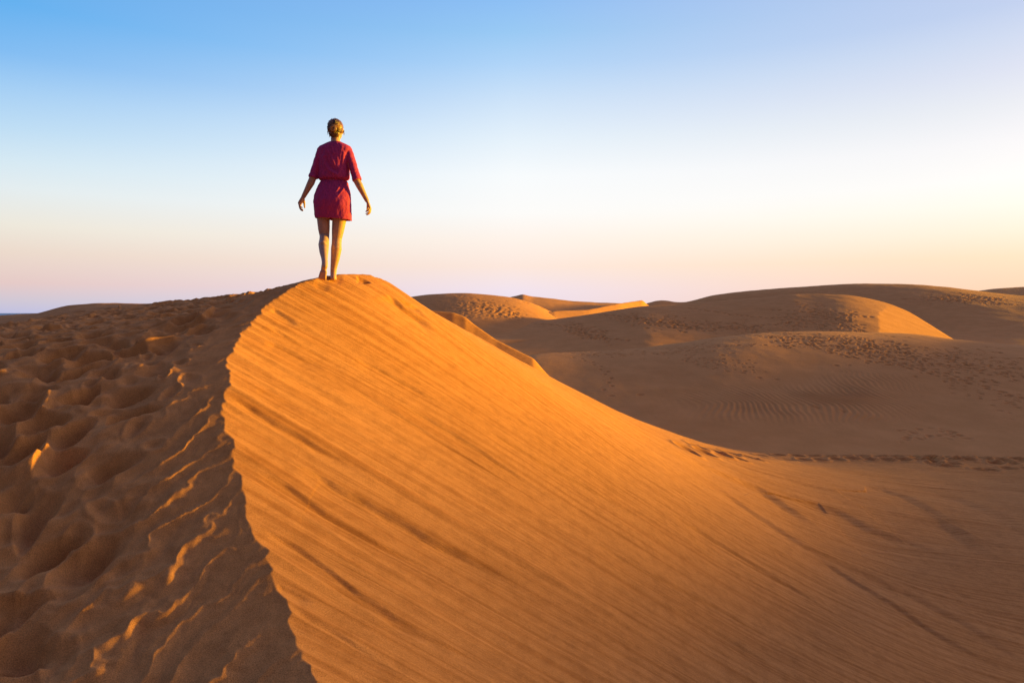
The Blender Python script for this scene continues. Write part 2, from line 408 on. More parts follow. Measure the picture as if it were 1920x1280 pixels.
Zn = np.minimum(Wz, Fz)
Zn -= .35 * np.maximum(0, RR - 30)
Zn = np.maximum(Zn, -9)
_bx, _by = (625 - CX) / F * 7.2, 7.2
_i = np.searchsorted(R, math.hypot(_bx, _by)); _j = np.searchsorted(th, math.atan2(_bx, _by))
_dz = (HV - 526.6) / F * 7.2 - Zn[_i, _j]; print('crest correction', _dz)
Zn += _dz * np.exp(-((X - _bx) ** 2 + (Y - _by) ** 2) / .9 ** 2)
for _x, _y in ((_bx + .005, _by + .05), (-1.935, 6.95)):
    _r = np.hypot((X - _x) / .6, Y - _y); Zn += -.012 * np.exp(-(_r / .11) ** 4)
faceA = 1 / (1 + np.exp(-np.clip((Wz - Fz) / .02, -30, 30)))
dune = mesh_grid('sand_dune', X, Y, Zn, SAND, {'face': faceA}, wrap=True)
dune['kind'] = 'structure'; dune['label'] = 'nearest dune with sunlit orange slip face and trodden upper side'
def ground_at(x, y):   # height of the finished sand
    i = np.searchsorted(R, math.hypot(x, y)); j = np.searchsorted(th, math.atan2(x, y))
    return float(Zn[i, j])

# ------------------------------------------------------------------ dunes behind
def pchip(x, xp, fp):
    h = np.diff(xp); d = np.diff(fp) / h; m = np.zeros(len(xp)); m[0], m[-1] = d[0], d[-1]
    for i in range(1, len(xp) - 1):
        if d[i - 1] * d[i] > 0: w1 = 2 * h[i] + h[i - 1]; w2 = h[i] + 2 * h[i - 1]; m[i] = (w1 + w2) / (w1 / d[i - 1] + w2 / d[i])
    k = np.clip(np.searchsorted(xp, x) - 1, 0, len(h) - 1); t = (x - xp[k]) / h[k]; hh = h[k]
    return (fp[k] * (1 + 2 * t) * (1 - t) ** 2 + hh * m[k] * t * (1 - t) ** 2 + fp[k + 1] * t * t * (3 - 2 * t) + hh * m[k + 1] * t * t * (t - 1))
def layer(cr, front, back, name, label, a_step, y_step, kd=.10, kz=.03, detail=None, prof='smooth', yr=None, fm=None, mat=None):
    """cr: crest (u,v,D); front=(depth run, foot height); back = slope behind"""
    cr = np.array(cr, float); a = np.arange((cr[0, 0] - CX) / F, (cr[-1, 0] - CX) / F, a_step)
    uu = a * F + CX
    def sm(z, width):
        k = max(3, int(width / a_step) | 1); ker = np.hanning(k + 2)[1:-1]; ker /= ker.sum()
        zp = np.r_[z[0] - (z[1] - z[0]) * np.arange(k // 2, 0, -1), z, z[-1] + (z[-1] - z[-2]) * np.arange(1, k // 2 + 1)]
        return np.convolve(zp, ker, 'valid')
    itp = pchip if kz > .0085 else np.interp
    Dc = sm(itp(uu, cr[:, 0], cr[:, 2]), kd); Zc = (HV - sm(itp(uu, cr[:, 0], cr[:, 1]), kz)) / F * Dc
    run, zf = front
    if callable(run):
        r0 = run(uu); kk = int(.16 / a_step) | 1; ke = np.hanning(kk + 2)[1:-1]; run = np.convolve(np.pad(r0, kk // 2, mode='edge'), ke / ke.sum(), 'valid')
    y0 = (Dc - run).min() - 10; y1 = Dc.max() + 14
    y = np.arange(y0, y1, y_step)
    A, Yg = np.meshgrid(a, y); Xg = A * Yg
    t = (Yg - (Dc - run)) / run
    if prof == 'smooth': pr = sstep(0, 1, t)
    elif prof == 'lin': pr = t
    elif prof == 'slope': tcl = np.clip(t, -.5, 1); pr = 1 - (1 - tcl) ** 1.15
    else: tcl = np.minimum(t, 1); pr = 1 - (1 - tcl) ** 1.6
    Z = zf + (Zc - zf) * pr
    if prof not in ('lin',): Z = Z - .35 * np.maximum(0, -t * run)
    b = Yg - Dc
    Z = np.where(b > 0, Zc - back * (np.sqrt(np.maximum(b, 0) ** 2 + .6) - .775), Z)
    if detail is not None: Z = Z + detail(Xg, Yg, A, Z, Dc)
    if fm: Z = fm(Xg, Yg, Z)
    Z = np.maximum(Z, -9.5)
    o = mesh_grid(name, Xg, Yg, Z, mat or SAND_FAR)
    o['kind'] = 'structure'; o['label'] = label
    return o

def dimple(Z, Xg, Yg, a, y, x0, y0, rx, ry, d, ang=0.):
    """x = a*y grid"""
    w = max(rx, ry) * 2.2
    i0, i1 = np.searchsorted(y, [y0 - w, y0 + w]); j0, j1 = np.searchsorted(a, [x0 / y0 - w / y0, x0 / y0 + w / y0])
    if i1 <= i0 or j1 <= j0: return
    dx = Xg[i0:i1, j0:j1] - x0; dy = Yg[i0:i1, j0:j1] - y0
    p = dx * math.cos(ang) + dy * math.sin(ang); q = -dx * math.sin(ang) + dy * math.cos(ang)
    r = np.sqrt((p / rx) ** 2 + (q / ry) ** 2)
    Z[i0:i1, j0:j1] += -d * np.exp(-r ** 2.4) + .25 * d * np.exp(-((r - 1.5) / .35) ** 2)
def px_on(Z, Xg, Yg, a, u, v, Dc):
    j = min(len(a) - 1, max(0, np.searchsorted(a, (u - CX) / F)))
    col = HV - Z[:, j] / Yg[:, j] * F
    kmax = np.searchsorted(Yg[:, j], Dc[j])
    k = np.argmin(np.abs(col[:max(1, kmax)] - v))
    return Xg[k, j], Yg[k, j]
def tracks(Z, Xg, Yg, Dc, lines, clouds, rs):
    a = Xg[0] / Yg[0, 0]; y = Yg[:, 0]
    Zs = Z.copy()
    for pl, step, size, dep in lines:
        size *= .62; dep *= .6
        side = 1
        for (u0, v0), (u1, v1) in zip(pl[:-1], pl[1:]):
            x0, y0 = px_on(Zs, Xg, Yg, a, u0, v0, Dc); x1, y1 = px_on(Zs, Xg, Yg, a, u1, v1, Dc)
            L = math.hypot(x1 - x0, y1 - y0); n = max(1, int(L / step)); ang = math.atan2(y1 - y0, x1 - x0)
            for i in range(n):
                f = (i + .5) / n; side = -side
                dimple(Z, Xg, Yg, a, y, x0 + (x1 - x0) * f - math.sin(ang) * .14 * side + rs.gauss(0, .05),
                       y0 + (y1 - y0) * f + math.cos(ang) * .14 * side + rs.gauss(0, .08), size * 1.25, size, dep * rs.uniform(.7, 1.2), ang + rs.gauss(0, .2))
    for (u0, v0, u1, v1, hh, n, size, dep) in clouds:
        size *= .55; dep *= .65; n = int(n * 1.6)
        for i in range(n):
            f = rs.random(); u = u0 + (u1 - u0) * f + rs.gauss(0, 8); v = v0 + (v1 - v0) * f + rs.gauss(0, hh)
            x, yy = px_on(Zs, Xg, Yg, a, u, v, Dc)
            dimple(Z, Xg, Yg, a, y, x + rs.gauss(0, .2), yy + rs.gauss(0, .5), size * rs.uniform(.7, 1.5), size * rs.uniform(.7, 1.3), dep * rs.uniform(.5, 1.2), rs.uniform(0, 3))
    return Z

# spur just behind the bright face
def det_spur(Xg, Yg, A, Z, Dc):
    s = .03 * perlin(Yg / .9, Xg / 6, 110) + .012 * perlin(Yg / .3, Xg / 3, 111)
    return s
layer([(740, 590, 19.6), (800, 582, 19.8), (850, 586, 19.9), (872, 594, 19.9), (890, 609, 19.8), (930, 637, 19.6), (1000, 671, 19.3), (1022, 697, 19.2), (1060, 735, 19.1), (1120, 780, 19)],
      (4.2, -4.2), .9, 'sand_dune', 'small orange-brown spur peeking out behind the bright slip face', .0012, .05, kd=.05, kz=.008, detail=det_spur, prof='lin', mat=SAND)

# the wide bowl with ripples
rs = random.Random(5)
def det_bowl(Xg, Yg, A, Z, Dc):
    D = .05 * fbm(Xg * .12, Yg * .12, 3, 120) + .012 * fbm(Xg * .8, Yg * .6, 3, 124)
    U = A * F + CX; V = HV - Z / Yg * F
    m = np.exp(-(((U - 1500) / 190) ** 2) ** 2) * np.exp(-((V - 757) / 30) ** 4) + .8 * np.exp(-((U - 1620) / 70) ** 2) * np.exp(-((V - 722) / 24) ** 2)
    m = m * np.clip(.75 + .6 * perlin(Xg * .5, Yg * .5, 133), 0, 1)
    w = Xg + .55 * perlin(Yg * .28, Xg * .16, 130) + .25 * perlin(Yg * .8, Xg * .3, 134) + .35 * np.cos((Yg - 28) * .8)
    ph = w / .32 + .8 * perlin(Xg * .35, Yg * .35, 131)
    D = D + .075 * m * (1 - np.abs(np.mod(ph, 1) * 2 - 1)) 
    Z = Z + D
    Z2 = tracks(Z.copy(), Xg, Yg, Dc,
        [([(1075, 668), (1120, 685), (1140, 700), (1146, 720), (1130, 735)], .6, .16, .10),
         ([(1115, 738), (1170, 741), (1230, 741)], .9, .2, .08),
         ([(1400, 628), (1500, 642), (1580, 668), (1700, 688), (1800, 712), (1920, 748)], .5, .2, .15),
         ([(1480, 640), (1640, 672), (1760, 698), (1880, 720)], .55, .2, .14),
         ([(1560, 648), (1700, 670), (1800, 690), (1920, 715)], .6, .18, .12),
         ([(1330, 640), (1290, 655), (1290, 680), (1330, 690), (1380, 698), (1470, 715)], .7, .16, .10),
         ([(1500, 757), (1560, 765), (1590, 778)], .8, .22, .08), ([(1680, 820), (1740, 815), (1800, 812)], .7, .2, .08),
         ([(1040, 660), (1150, 664), (1280, 660), (1350, 650), (1420, 645)], .7, .18, .12)],
        [(1100, 664, 1420, 645, 5, 70, .17, .10), (1450, 632, 1700, 652, 8, 150, .2, .14), (1560, 650, 1920, 690, 12, 240, .18, .12),
         (1750, 690, 1920, 760, 14, 60, .16, .09), (1280, 668, 1420, 690, 8, 40, .15, .08), (1690, 820, 1800, 812, 6, 18, .2, .07)], rs)
    return Z2 - (Z - D)
layer([(980, 668, 44), (1020, 662, 45), (1100, 658, 46), (1200, 651, 47), (1280, 642, 48), (1350, 631, 49), (1430, 624, 50), (1550, 621, 50.5), (1700, 626, 50.5),
       (1790, 636, 50), (1920, 646, 49), (2150, 665, 47), (2450, 740, 44), (2900, 900, 38)],
      (lambda u: np.interp(u, [980, 1100, 1400, 1920, 2900], [20, 23, 28, 28, 26]), -5.4), .35, 'sand_dune', 'wide shaded bowl of sand with a band of ripples', .00125, .075, detail=det_bowl)

rs2 = random.Random(9)
def det_mid(Xg, Yg, A, Z, Dc):
    D = .10 * fbm(Xg * .08, Yg * .08, 3, 140) * sstep(0, 8, Dc - Yg) + .02 * fbm(Xg * .5, Yg * .5, 3, 144)
    Z = Z + D
    Z2 = tracks(Z.copy(), Xg, Yg, Dc,
        [([(1000, 606), (1060, 612), (1110, 632), (1180, 640)], .6, .26, .22), ([(1120, 590), (1220, 602), (1320, 616), (1400, 612), (1500, 604)], .6, .28, .24),
         ([(1140, 596), (1240, 612), (1340, 622)], .7, .26, .22), ([(1290, 577), (1360, 588), (1440, 596), (1560, 594)], .6, .28, .24), ([(1440, 580), (1540, 588), (1640, 596)], .7, .28, .22)],
        [(1060, 612, 1140, 636, 6, 80, .28, .22), (1170, 596, 1300, 612, 6, 90, .28, .22), (1260, 606, 1420, 618, 5, 80, .26, .2), (1500, 580, 1600, 600, 8, 110, .26, .16), (1460, 600, 1610, 618, 7, 120, .26, .16)], rs2)
    return Z2 - (Z - D)
c2 = .1 + .31 + .3675 * 46 - .4208 * 80
layer([(880, 618, 76), (905, 612, 77), (960, 606, 78), (1040, 598, 79), (1100, 590, 80), (1150, 582, 80.5), (1213, 573, 81), (1280, 570, 82), (1350, 564, 83), (1430, 557, 83), (1500, 551, 83), (1575, 552, 82),
       (1640, 562, 81), (1697, 581, 80), (1740, 606, 77), (1790, 637, 74), (1830, 658, 72)],
      (lambda u: np.interp(u, [880, 1040, 1300, 1830], [24, 26, 28, 26]), -4.6), .3, 'sand_dune', 'middle dune with dark footprint bands and a small sunlit facet', .0018, .16, prof='slope', kd=.08, kz=.03, detail=det_mid,
      fm=lambda x, y, z: np.minimum(z, np.where(x > 30, -.3675 * x + .4208 * y + c2 + .03 * perlin(y * .8, x * .2, 7), 99)))

rs3 = random.Random(13)
def det_l3(Xg, Yg, A, Z, Dc):
    D = .02 * fbm(Xg * .5, Yg * .5, 3, 150)
    Z = Z + D
    Z2 = tracks(Z.copy(), Xg, Yg, Dc, [([(955, 560), (1000, 572), (1040, 588)], .6, .3, .25)],
        [(880, 570, 980, 592, 6, 190, .26, .13), (840, 562, 900, 580, 6, 50, .26, .11), (800, 575, 900, 590, 6, 50, .26, .11)], rs3)
    return Z2 - (Z - D)
layer([(700, 570, 90), (760, 558, 90), (820, 551, 90), (870, 549.5, 90), (920, 553, 90.5), (955, 557, 91), (1000, 569, 92), (1045, 590, 93), (1080, 604, 94)],
      (26, -2.6), .3, 'sand_dune', 'rounded brown dune left of the far sunlit ridge', .002, .2, detail=det_l3)
layer([(1015, 590, 86), (1040, 583, 89), (1100, 581, 94), (1160, 569, 104), (1205, 562.5, 114), (1214, 571, 115), (1235, 582, 116)],
      (22, -5.5), .3, 'sand_dune', 'small bright orange slip face in the middle distance', .0015, .25, kd=.02, kz=.006, prof='lin',
      detail=lambda x, y, a, z, d: .03 * perlin(y * .5, x * .1, 160))
layer([(900, 572, 150), (940, 561, 150), (962, 556, 150), (980, 551.5, 150), (998, 556, 150), (1030, 559, 150), (1070, 564, 152), (1120, 567, 155), (1180, 569, 158), (1230, 570, 160), (1270, 576, 160)],
      (40, -4), .3, 'sand_dune', 'distant low dune with a small pointed top', .002, .5, kz=.008, prof='round',
      detail=lambda x, y, a, z, d: .06 * fbm(x * .3, y * .3, 3, 170))
rs4 = random.Random(17)
def det_l5(Xg, Yg, A, Z, Dc):
    D = .18 * fbm(Xg * .05, Yg * .05, 3, 180) * sstep(0, 14, Dc - Yg) + .03 * fbm(Xg * .4, Yg * .4, 2, 184)
    Z = Z + D
    Z2 = tracks(Z.copy(), Xg, Yg, Dc, [([(1690, 560), (1800, 566), (1920, 572)], .7, .4, .35)], [(1740, 558, 1880, 562, 4, 150, .38, .35)], rs4)
    return Z2 - (Z - D)
layer([(1180, 578, 130), (1215, 568, 135), (1240, 562.5, 140), (1275, 567, 145), (1340, 553, 150), (1420, 544, 150), (1500, 538, 148), (1620, 532, 145), (1700, 533, 142), (1770, 538, 138),
       (1830, 545, 134), (1900, 553, 130), (2000, 560, 126), (2200, 590, 120), (2400, 650, 115), (2600, 690, 110)],
      (lambda u: np.interp(u, [1180, 1400, 1700, 2200], [34, 46, 56, 50]), -4.2), .3, 'sand_dune', 'long skyline dune at the right, in brown shade', .0022, .35, detail=det_l5)
layer([(1760, 556, 190), (1830, 546, 190), (1870, 541, 190), (1920, 538, 190), (2100, 528, 190), (2400, 545, 190), (2800, 620, 190), (3000, 650, 190)],
      (60, -6), .3, 'sand_dune', 'farthest dune rising at the right edge', .003, .8, prof='round', detail=lambda x, y, a, z, d: .05 * fbm(x * .3, y * .3, 3, 190))

# unseen dune added right of the view to shade the bowl and lower slip face
gx_ = np.linspace(0, 60, 120); gy_ = np.linspace(-60, 140, 240); GX, GY = np.meshgrid(gx_, gy_)
cx, cy = 78, 0
top = np.interp(GY, [-60, -20, 2, 28, 34, 41, 50, 63, 84, 140], [-7, 6.2, 7.8, 7.8, 5.6, 3.8, 5.2, 4.6, -1.0, -7])
GZ = -9 + (top + 9) * np.exp(-((GX - 24 - 3 * np.sin(GY * .05)) / 13) ** 2) + .15 * fbm(GX * .1, GY * .1, 3, 5)
o = mesh_grid('sand_dune', cx + GX, cy + GY, GZ, SAND_FAR); o['kind'] = 'structure'; o['label'] = 'unseen dune added at the right to cast shade on the sand'

# base sand sheet sloping down to the sea, and the sea
rr = np.concatenate([np.linspace(0.5, 60, 60), np.geomspace(62, 900, 90)]); tt = np.radians(np.arange(0, 360, 1.5))
T2, R2 = np.meshgrid(tt, rr); GX, GY = R2 * np.sin(T2), R2 * np.cos(T2)
GZ = -7.0 - .09 * np.maximum(0, R2 - 60) + .5 * fbm(GX * .03, GY * .03, 3, 200)
o = mesh_grid('ground', GX, GY, GZ, SAND_FAR, wrap=True); o['kind'] = 'structure'; o['label'] = 'open sand between the dunes'
m, t, b = new_mat('sea_water')
b.inputs['Base Color'].default_value = (.035, .13, .30, 1); b.inputs['Roughness'].default_value = .45; b.inputs['Specular IOR Level'].default_value = .15
nz = t.nodes.new('ShaderNodeTexNoise'); nz.inputs['Scale'].default_value = .05; nz.inputs['Detail'].default_value = 6
bp = t.nodes.new('ShaderNodeBump'); bp.inputs['Distance'].default_value = 2.0
t.links.new(nz.outputs['Fac'], bp.inputs['Height']); t.links.new(bp.outputs[0], b.inputs['Normal'])
rr = np.geomspace(60, 60000, 60); T2, R2 = np.meshgrid(tt, rr)
o = mesh_grid('sea', R2 * np.sin(T2), R2 * np.cos(T2), np.full_like(R2, -42.0), m, wrap=True); o['kind'] = 'structure'; o['label'] = 'strip of blue sea on the horizon'

# ================================================================== the woman
DW = 7.2
BX, BY = (625 - CX) / F * DW, DW
BZ = (HV - 524.5) / F * DW
gz = ground_at(BX, BY)
print('ground under foot', gz, 'wanted', BZ)
dz_fix = gz - BZ
def J(u, v, y=0.):
    D = DW + y
    return Vector(((u - CX) / F * D - BX, y, (HV - v) / F * D - BZ))
class MB:
    def __init__(s): s.v = []; s.f = []
    def add(s, vs, fs):
        o = len(s.v); s.v += [tuple(v) for v in vs]; s.f += [tuple(i + o for i in f) for f in fs]
    def ell(s, c, r, rot=None, nu=20, nv=12, fn=None):
        vs = []; fs = []
        for i in range(nv + 1):
            p = math.pi * i / nv
            for j in range(nu):
                q = 2 * math.pi * j / nu
                d = Vector((math.sin(p) * math.cos(q), math.sin(p) * math.sin(q), math.cos(p)))
                w = Vector((d.x * r[0], d.y * r[1], d.z * r[2]))
                if fn: w = w * fn(d)
                if rot: w = rot @ w
                vs.append(Vector(c) + w)
        for i in range(nv):
            for j in range(nu):
                k = (j + 1) % nu
                if i == 0: fs.append((j, nu + j, nu + k)) if False else fs.append((i * nu + j, (i + 1) * nu + j, (i + 1) * nu + k))
                elif i == nv - 1: fs.append((i * nu + j, (i + 1) * nu + j, i * nu + k))
                else: fs.append((i * nu + j, (i + 1) * nu + j, (i + 1) * nu + k, i * nu + k))
        s.add(vs, fs)
    def tube(s, pts, rs, n=14, ends=True, flat=None):
        """round-ended tapered tube through points"""
        P_ = [Vector(p) for p in pts]
        t0 = (P_[1] - P_[0]).normalized(); t1 = (P_[-1] - P_[-2]).normalized()
        if ends:
            e0 = [(P_[0] - t0 * rs[0] * k, rs[0] * q) for k, q in ((.98, .2), (.8, .6), (.45, .9))]
            e1 = [(P_[-1] + t1 * rs[-1] * k, rs[-1] * q) for k, q in ((.45, .9), (.8, .6), (.98, .2))]
            C_ = [(p, r) for p, r in e0] + list(zip(P_, rs)) + e1
        else: C_ = list(zip(P_, rs))
        ref = Vector((0, 1, 0)) if abs(t0.y) < .8 else Vector((1, 0, 0))
        vs = []; fs = []
        for i, (p, r) in enumerate(C_):
            t = (C_[min(i + 1, len(C_) - 1)][0] - C_[max(i - 1, 0)][0]).normalized()
            a = (ref - t * ref.dot(t)).normalized(); b_ = t.cross(a)
            for j in range(n):
                q = 2 * math.pi * j / n
                fa = flat if flat else 1
                vs.append(p + a * math.cos(q) * r * fa + b_ * math.sin(q) * r)
        m_ = len(C_)
        for i in range(m_ - 1):
            for j in range(n):
                k = (j + 1) % n
                fs.append((i * n + j, i * n + k, (i + 1) * n + k, (i + 1) * n + j))
        fs.append(tuple(reversed(range(n)))); fs.append(tuple((m_ - 1) * n + j for j in range(n)))
        s.add(vs, fs)
    def mesh(s, name):
        me = bpy.data.meshes.new(name); me.from_pydata(s.v, [], s.f); me.update(); return me
def fix_normals(me):
    import bmesh
    bm = bmesh.new(); bm.from_mesh(me); bmesh.ops.recalc_face_normals(bm, faces=bm.faces); bm.to_mesh(me); bm.free()
def remesh(mb, name, voxel, smooth, mat):
    me = mb.mesh(name + '_raw'); fix_normals(me)
    o = bpy.data.objects.new(name, me); C.objects.link(o)
    r = o.modifiers.new('r', 'REMESH'); r.mode = 'VOXEL'; r.voxel_size = voxel
    if smooth:
        q = o.modifiers.new('s', 'SMOOTH'); q.factor = .5; q.iterations = smooth
    dg = bpy.context.evaluated_depsgraph_get(); dg.update()
    me2 = bpy.data.meshes.new_from_object(o.evaluated_get(dg)); me2.name = name
    o.modifiers.clear(); o.data = me2; bpy.data.meshes.remove(me)
    me2.polygons.foreach_set('use_smooth', [True] * len(me2.polygons))
    me2.materials.clear(); me2.materials.append(mat)
    return o

# materials of the figure
def simple(name, col, rough=.6, spec=.3, sss=0., nscale=0, namt=.1, bump=0.):
    m, t, b = new_mat(name)
    b.inputs['Roughness'].default_value = rough; b.inputs['Specular IOR Level'].default_value = spec
    if sss:
        b.inputs['Subsurface Weight'].default_value = sss; b.inputs['Subsurface Radius'].default_value = (1, .35, .2); b.inputs['Subsurface Scale'].default_value = .01
    tc = t.nodes.new('ShaderNodeTexCoord'); nz = t.nodes.new('ShaderNodeTexNoise'); nz.inputs['Scale'].default_value = nscale or 20; nz.inputs['Detail'].default_value = 5
    t.links.new(tc.outputs['Object'], nz.inputs['Vector'])
    r = t.nodes.new('ShaderNodeValToRGB'); e = r.color_ramp.elements
    e[0].position = .35; e[1].position = .65
    e[0].color = (*[c * (1 - namt) for c in col], 1); e[1].color = (*[min(1, c * (1 + namt)) for c in col], 1)
    t.links.new(nz.outputs['Fac'], r.inputs[0]); t.links.new(r.outputs[0], b.inputs['Base Color'])
    if bump:
        bp = t.nodes.new('ShaderNodeBump'); bp.inputs['Strength'].default_value = bump; bp.inputs['Distance'].default_value = .004
        t.links.new(nz.outputs['Fac'], bp.inputs['Height']); t.links.new(bp.outputs[0], b.inputs['Normal'])
    return m
SKIN = simple('skin', (.47, .275, .19), .55, .35, .12, 30, .10)
CLOTH = simple('fuchsia_cloth', (.41, .036, .150), .75, .2, 0, 160, .22, .3)

# body
B = MB()
HC = J(630, 243, .015)
B.ell(HC + Vector((0, -.012, .008)), (.073, .088, .092))
B.ell(HC + Vector((0, .035, -.045)), (.055, .055, .062))
B.ell(HC + Vector((0, .080, -.088)), (.024, .020, .018))                     # chin
B.tube([HC + Vector((0, .083, .02)), HC + Vector((0, .108, -.022))], [.009, .013])       # nose
B.ell(HC + Vector((0, .092, -.053)), (.024, .010, .009))                     # mouth
B.ell(HC + Vector((0, .076, .032)), (.052, .018, .013))                      # brow
for s in (-1, 1):
    B.ell(HC + Vector((s * .040, .062, -.022)), (.022, .020, .020))          # cheek
    B.ell(HC + Vector((s * .074, -.004, -.012)), (.009, .019, .031))         # ear
B.tube([J(628, 277, -.01), J(629, 266, -.005), J(629.5, 254, .008)], [.056, .049, .047])
for s, u, v in ((-1, 606, 284), (1, 650, 285)):
    B.tube([J(628, 272, -.012), J(u, v, -.006)], [.043, .036])
B.tube([J(607, 288), J(649, 289)], [.040, .040])
B.ell(J(627.5, 303, .005), (.138, .098, .17)); B.ell(J(625.5, 338, 0), (.115, .08, .13)); B.ell(J(624, 368, -.005), (.152, .10, .11))
for s in (-1, 1):
    B.ell(J(627.5 + s * 13, 308, .075), (.055, .05, .055))
    B.ell(J(624 + s * 13, 382, -.045), (.082, .078, .085))
# standing leg
B.tube([J(637.2, 375, -.005), J(637.2, 405, 0), J(633.7, 432, .012), J(631.7, 448, .015), J(631.2, 457, 0), J(630.7, 467, -.016), J(628.7, 484, -.016), J(625.7, 503, -.005), J(625.0, 514, 0)],
       [.094, .077, .064, .052, .051, .056, .047, .034, .032], 20)
B.ell(J(631.7, 452, .035), (.036, .028, .04))
B.ell(J(631.0, 470, -.03), (.040, .034, .07))
def foot(ank, heel, ball, toe, wr):
    heel, ball, toe, ank = map(Vector, (heel, ball, toe, ank))
    B.tube([ank, (ank + heel) / 2, heel], [.031, .032, .029])
    d = (toe - ball).normalized(); side = Vector((1, 0, 0))
    up = (ank - heel).normalized()
    B.tube([heel + up * .004, (heel + ball) / 2 + up * .018, ball + up * .006], [.028, .027, .022])
    B.tube([ank + d * .02 - up * .004, (ank + ball) / 2 + up * .012, ball + up * .004], [.028, .026, .020])
    for k, o in enumerate((.024, .008, -.010, -.026)):
        B.tube([(heel + ball) / 2 + side * o * wr * .7, ball + side * o * wr], [.019, .016])
    for k, o in enumerate((.031, .014, 0, -.013, -.026)):
        r = .0125 if k == 0 else .0085
        ln = (.046, .042, .038, .032, .025)[k]
        s0 = ball + side * o * wr; B.tube([s0, s0 + d * ln * .6 + up * .004, s0 + d * ln], [r, r, r * .9], 10)
foot(J(625.0, 512, .005), J(625.2, 521.0, -.03), J(624.2, 523.3, .115), J(623.2, 523.5, .18), -1)
# trailing leg, heel lifted
B.tube([J(609.4, 375, -.005), J(605.9, 405, .0), J(607.4, 430, .0), J(608.4, 443, .0), J(607.9, 450, -.045), J(606.9, 459, -.10), J(607.4, 472, -.175), J(608.4, 484, -.245), J(608.9, 491, -.285)],
       [.092, .069, .060, .050, .050, .054, .046, .033, .030], 20)
B.ell(J(606.9, 461, -.125), (.044, .036, .06), Matrix.Rotation(.7, 3, 'X'))
B.ell(J(608.4, 441, .028), (.034, .028, .036))
foot(J(609.0, 490, -.285), J(609.2, 499, -.335), J(604.4, 520.5, -.30), J(603.4, 527.0, -.235), 1)
# arms and hands
def hand(wr, d, n, f):
    d, n, f = Vector(d).normalized(), Vector(n), Vector(f)
    f = (f - d * f.dot(d)).normalized(); n = (n - d * n.dot(d) - f * n.dot(f)).normalized()
    kn = []
    for k in range(4):
        off = .030 - .020 * k; ln = (.078, .082, .077, .069)[k]
        a = wr + f * off * .55 + d * .005; b = wr + d * ln + f * off
        B.tube([a, (a + b) / 2, b], [.0155, .0145, .0115], 12); kn.append(b)
    for k, b in enumerate(kn):
        s = (.93, 1.0, .95, .78)[k]; p = b; pts = [p]; 
        for ang, L in ((.45 + .1 * k, .040 * s), (1.05 + .1 * k, .025 * s), (1.55 + .1 * k, .020 * s)):
            p = p + (d * math.cos(ang) + n * math.sin(ang)) * L; pts.append(p)
        B.tube(pts, [.0098, .0090, .0084, .0074], 10)
    t0 = wr + d * .018 + f * .022 + n * .004
    t1 = t0 + (d * .7 + f * .55 + n * .45).normalized() * .040; t2 = t1 + (d * .85 + f * .1 + n * .5).normalized() * .030; t3 = t2 + (d * .8 + n * .6).normalized() * .022
    B.tube([t0, t1, t2, t3], [.015, .0125, .0105, .009], 12)
def arm(sh, el, fa, wri):
    B.tube([sh, sh.lerp(el, .35), sh.lerp(el, .75), el], [.038, .036, .035, .036], 18)
    B.tube([el, fa, fa.lerp(wri, .5), wri], [.037, .038, .030, .0235], 18)
arm(J(603, 290, -.005), J(587, 333, -.035), J(583, 343, -.03), J(569, 369, .01))
hand(J(568.2, 370.5, .012), (-.52, .12, -.85), (.9, .1, -.35), (.1, 1, .1))
arm(J(652.5, 291, -.005), J(668.5, 338, -.035), J(674, 348, -.03), J(688, 376, .01))
hand(J(688.8, 378, .012), (.38, .12, -.92), (-.9, .1, -.3), (-.1, 1, .1))
body = remesh(B, 'body', .0052, 5, SKIN)

# dress
def dress_rings():
    rows = [(266.5, 629, 10.5, .047, -.004, 0), (268.5, 629, 15, .058, -.004, 0), (271.5, 628.5, 22, .070, -.004, 0), (275, 628, 29, .080, -.003, 0), (280, 627.5, 32.5, .092, 0, 0), (288, 627, 31, .105, .005, 0),
            (298, 627, 29.5, .118, .012, 0), (312, 626.5, 28.5, .120, .012, 0), (322, 626.3, 28.8, .114, .006, 0), (330, 626, 29.3, .110, 0, 0), (335, 626, 28.8, .106, -.002, 0), (337.6, 626, 26.5, .096, 0, 0),
            (339.2, 626, 23.8, .080, 0, 0), (341.5, 625.8, 25.0, .089, 0, 0), (347, 625.3, 27.2, .098, -.005, 0), (356, 624.5, 30.8, .110, -.012, 0), (367, 623.5, 33.8, .122, -.02, 0), (378, 623.2, 34.8, .130, -.026, 0),
            (390, 623.6, 34.6, .128, -.022, 0), (401, 624.3, 34.2, .120, -.014, 0), (411.5, 625.2, 34.0, .114, -.010, 1),
            (411.5, 625.2, 31.8, .104, -.010, 1), (398, 624.5, 31.0, .104, -.01, 0), (388, 624, 29, .10, -.01, 0)]
    n = 72; vs = []; fs = []
    for (v, u, hw, hd, y, sl) in rows:
        c = J(u, v, y); rx = hw * DW / F
        for j in range(n):
            q = 2 * math.pi * j / n; cs, sn = math.cos(q), math.sin(q)
            e = .88
            x = rx * math.copysign(abs(cs) ** e, cs); yy = hd * math.copysign(abs(sn) ** e, sn)
            vs.append(c + Vector((x, yy, -x * .07 * sl)))
    for i in range(len(rows) - 1):
        for j in range(n):
            k = (j + 1) % n; fs.append((i * n + j, i * n + k, (i + 1) * n + k, (i + 1) * n + j))
    fs.append(tuple(range(n))); fs.append(tuple((len(rows) - 1) * n + j for j in reversed(range(n))))
    return vs, fs
G = MB(); G.add(*dress_rings())
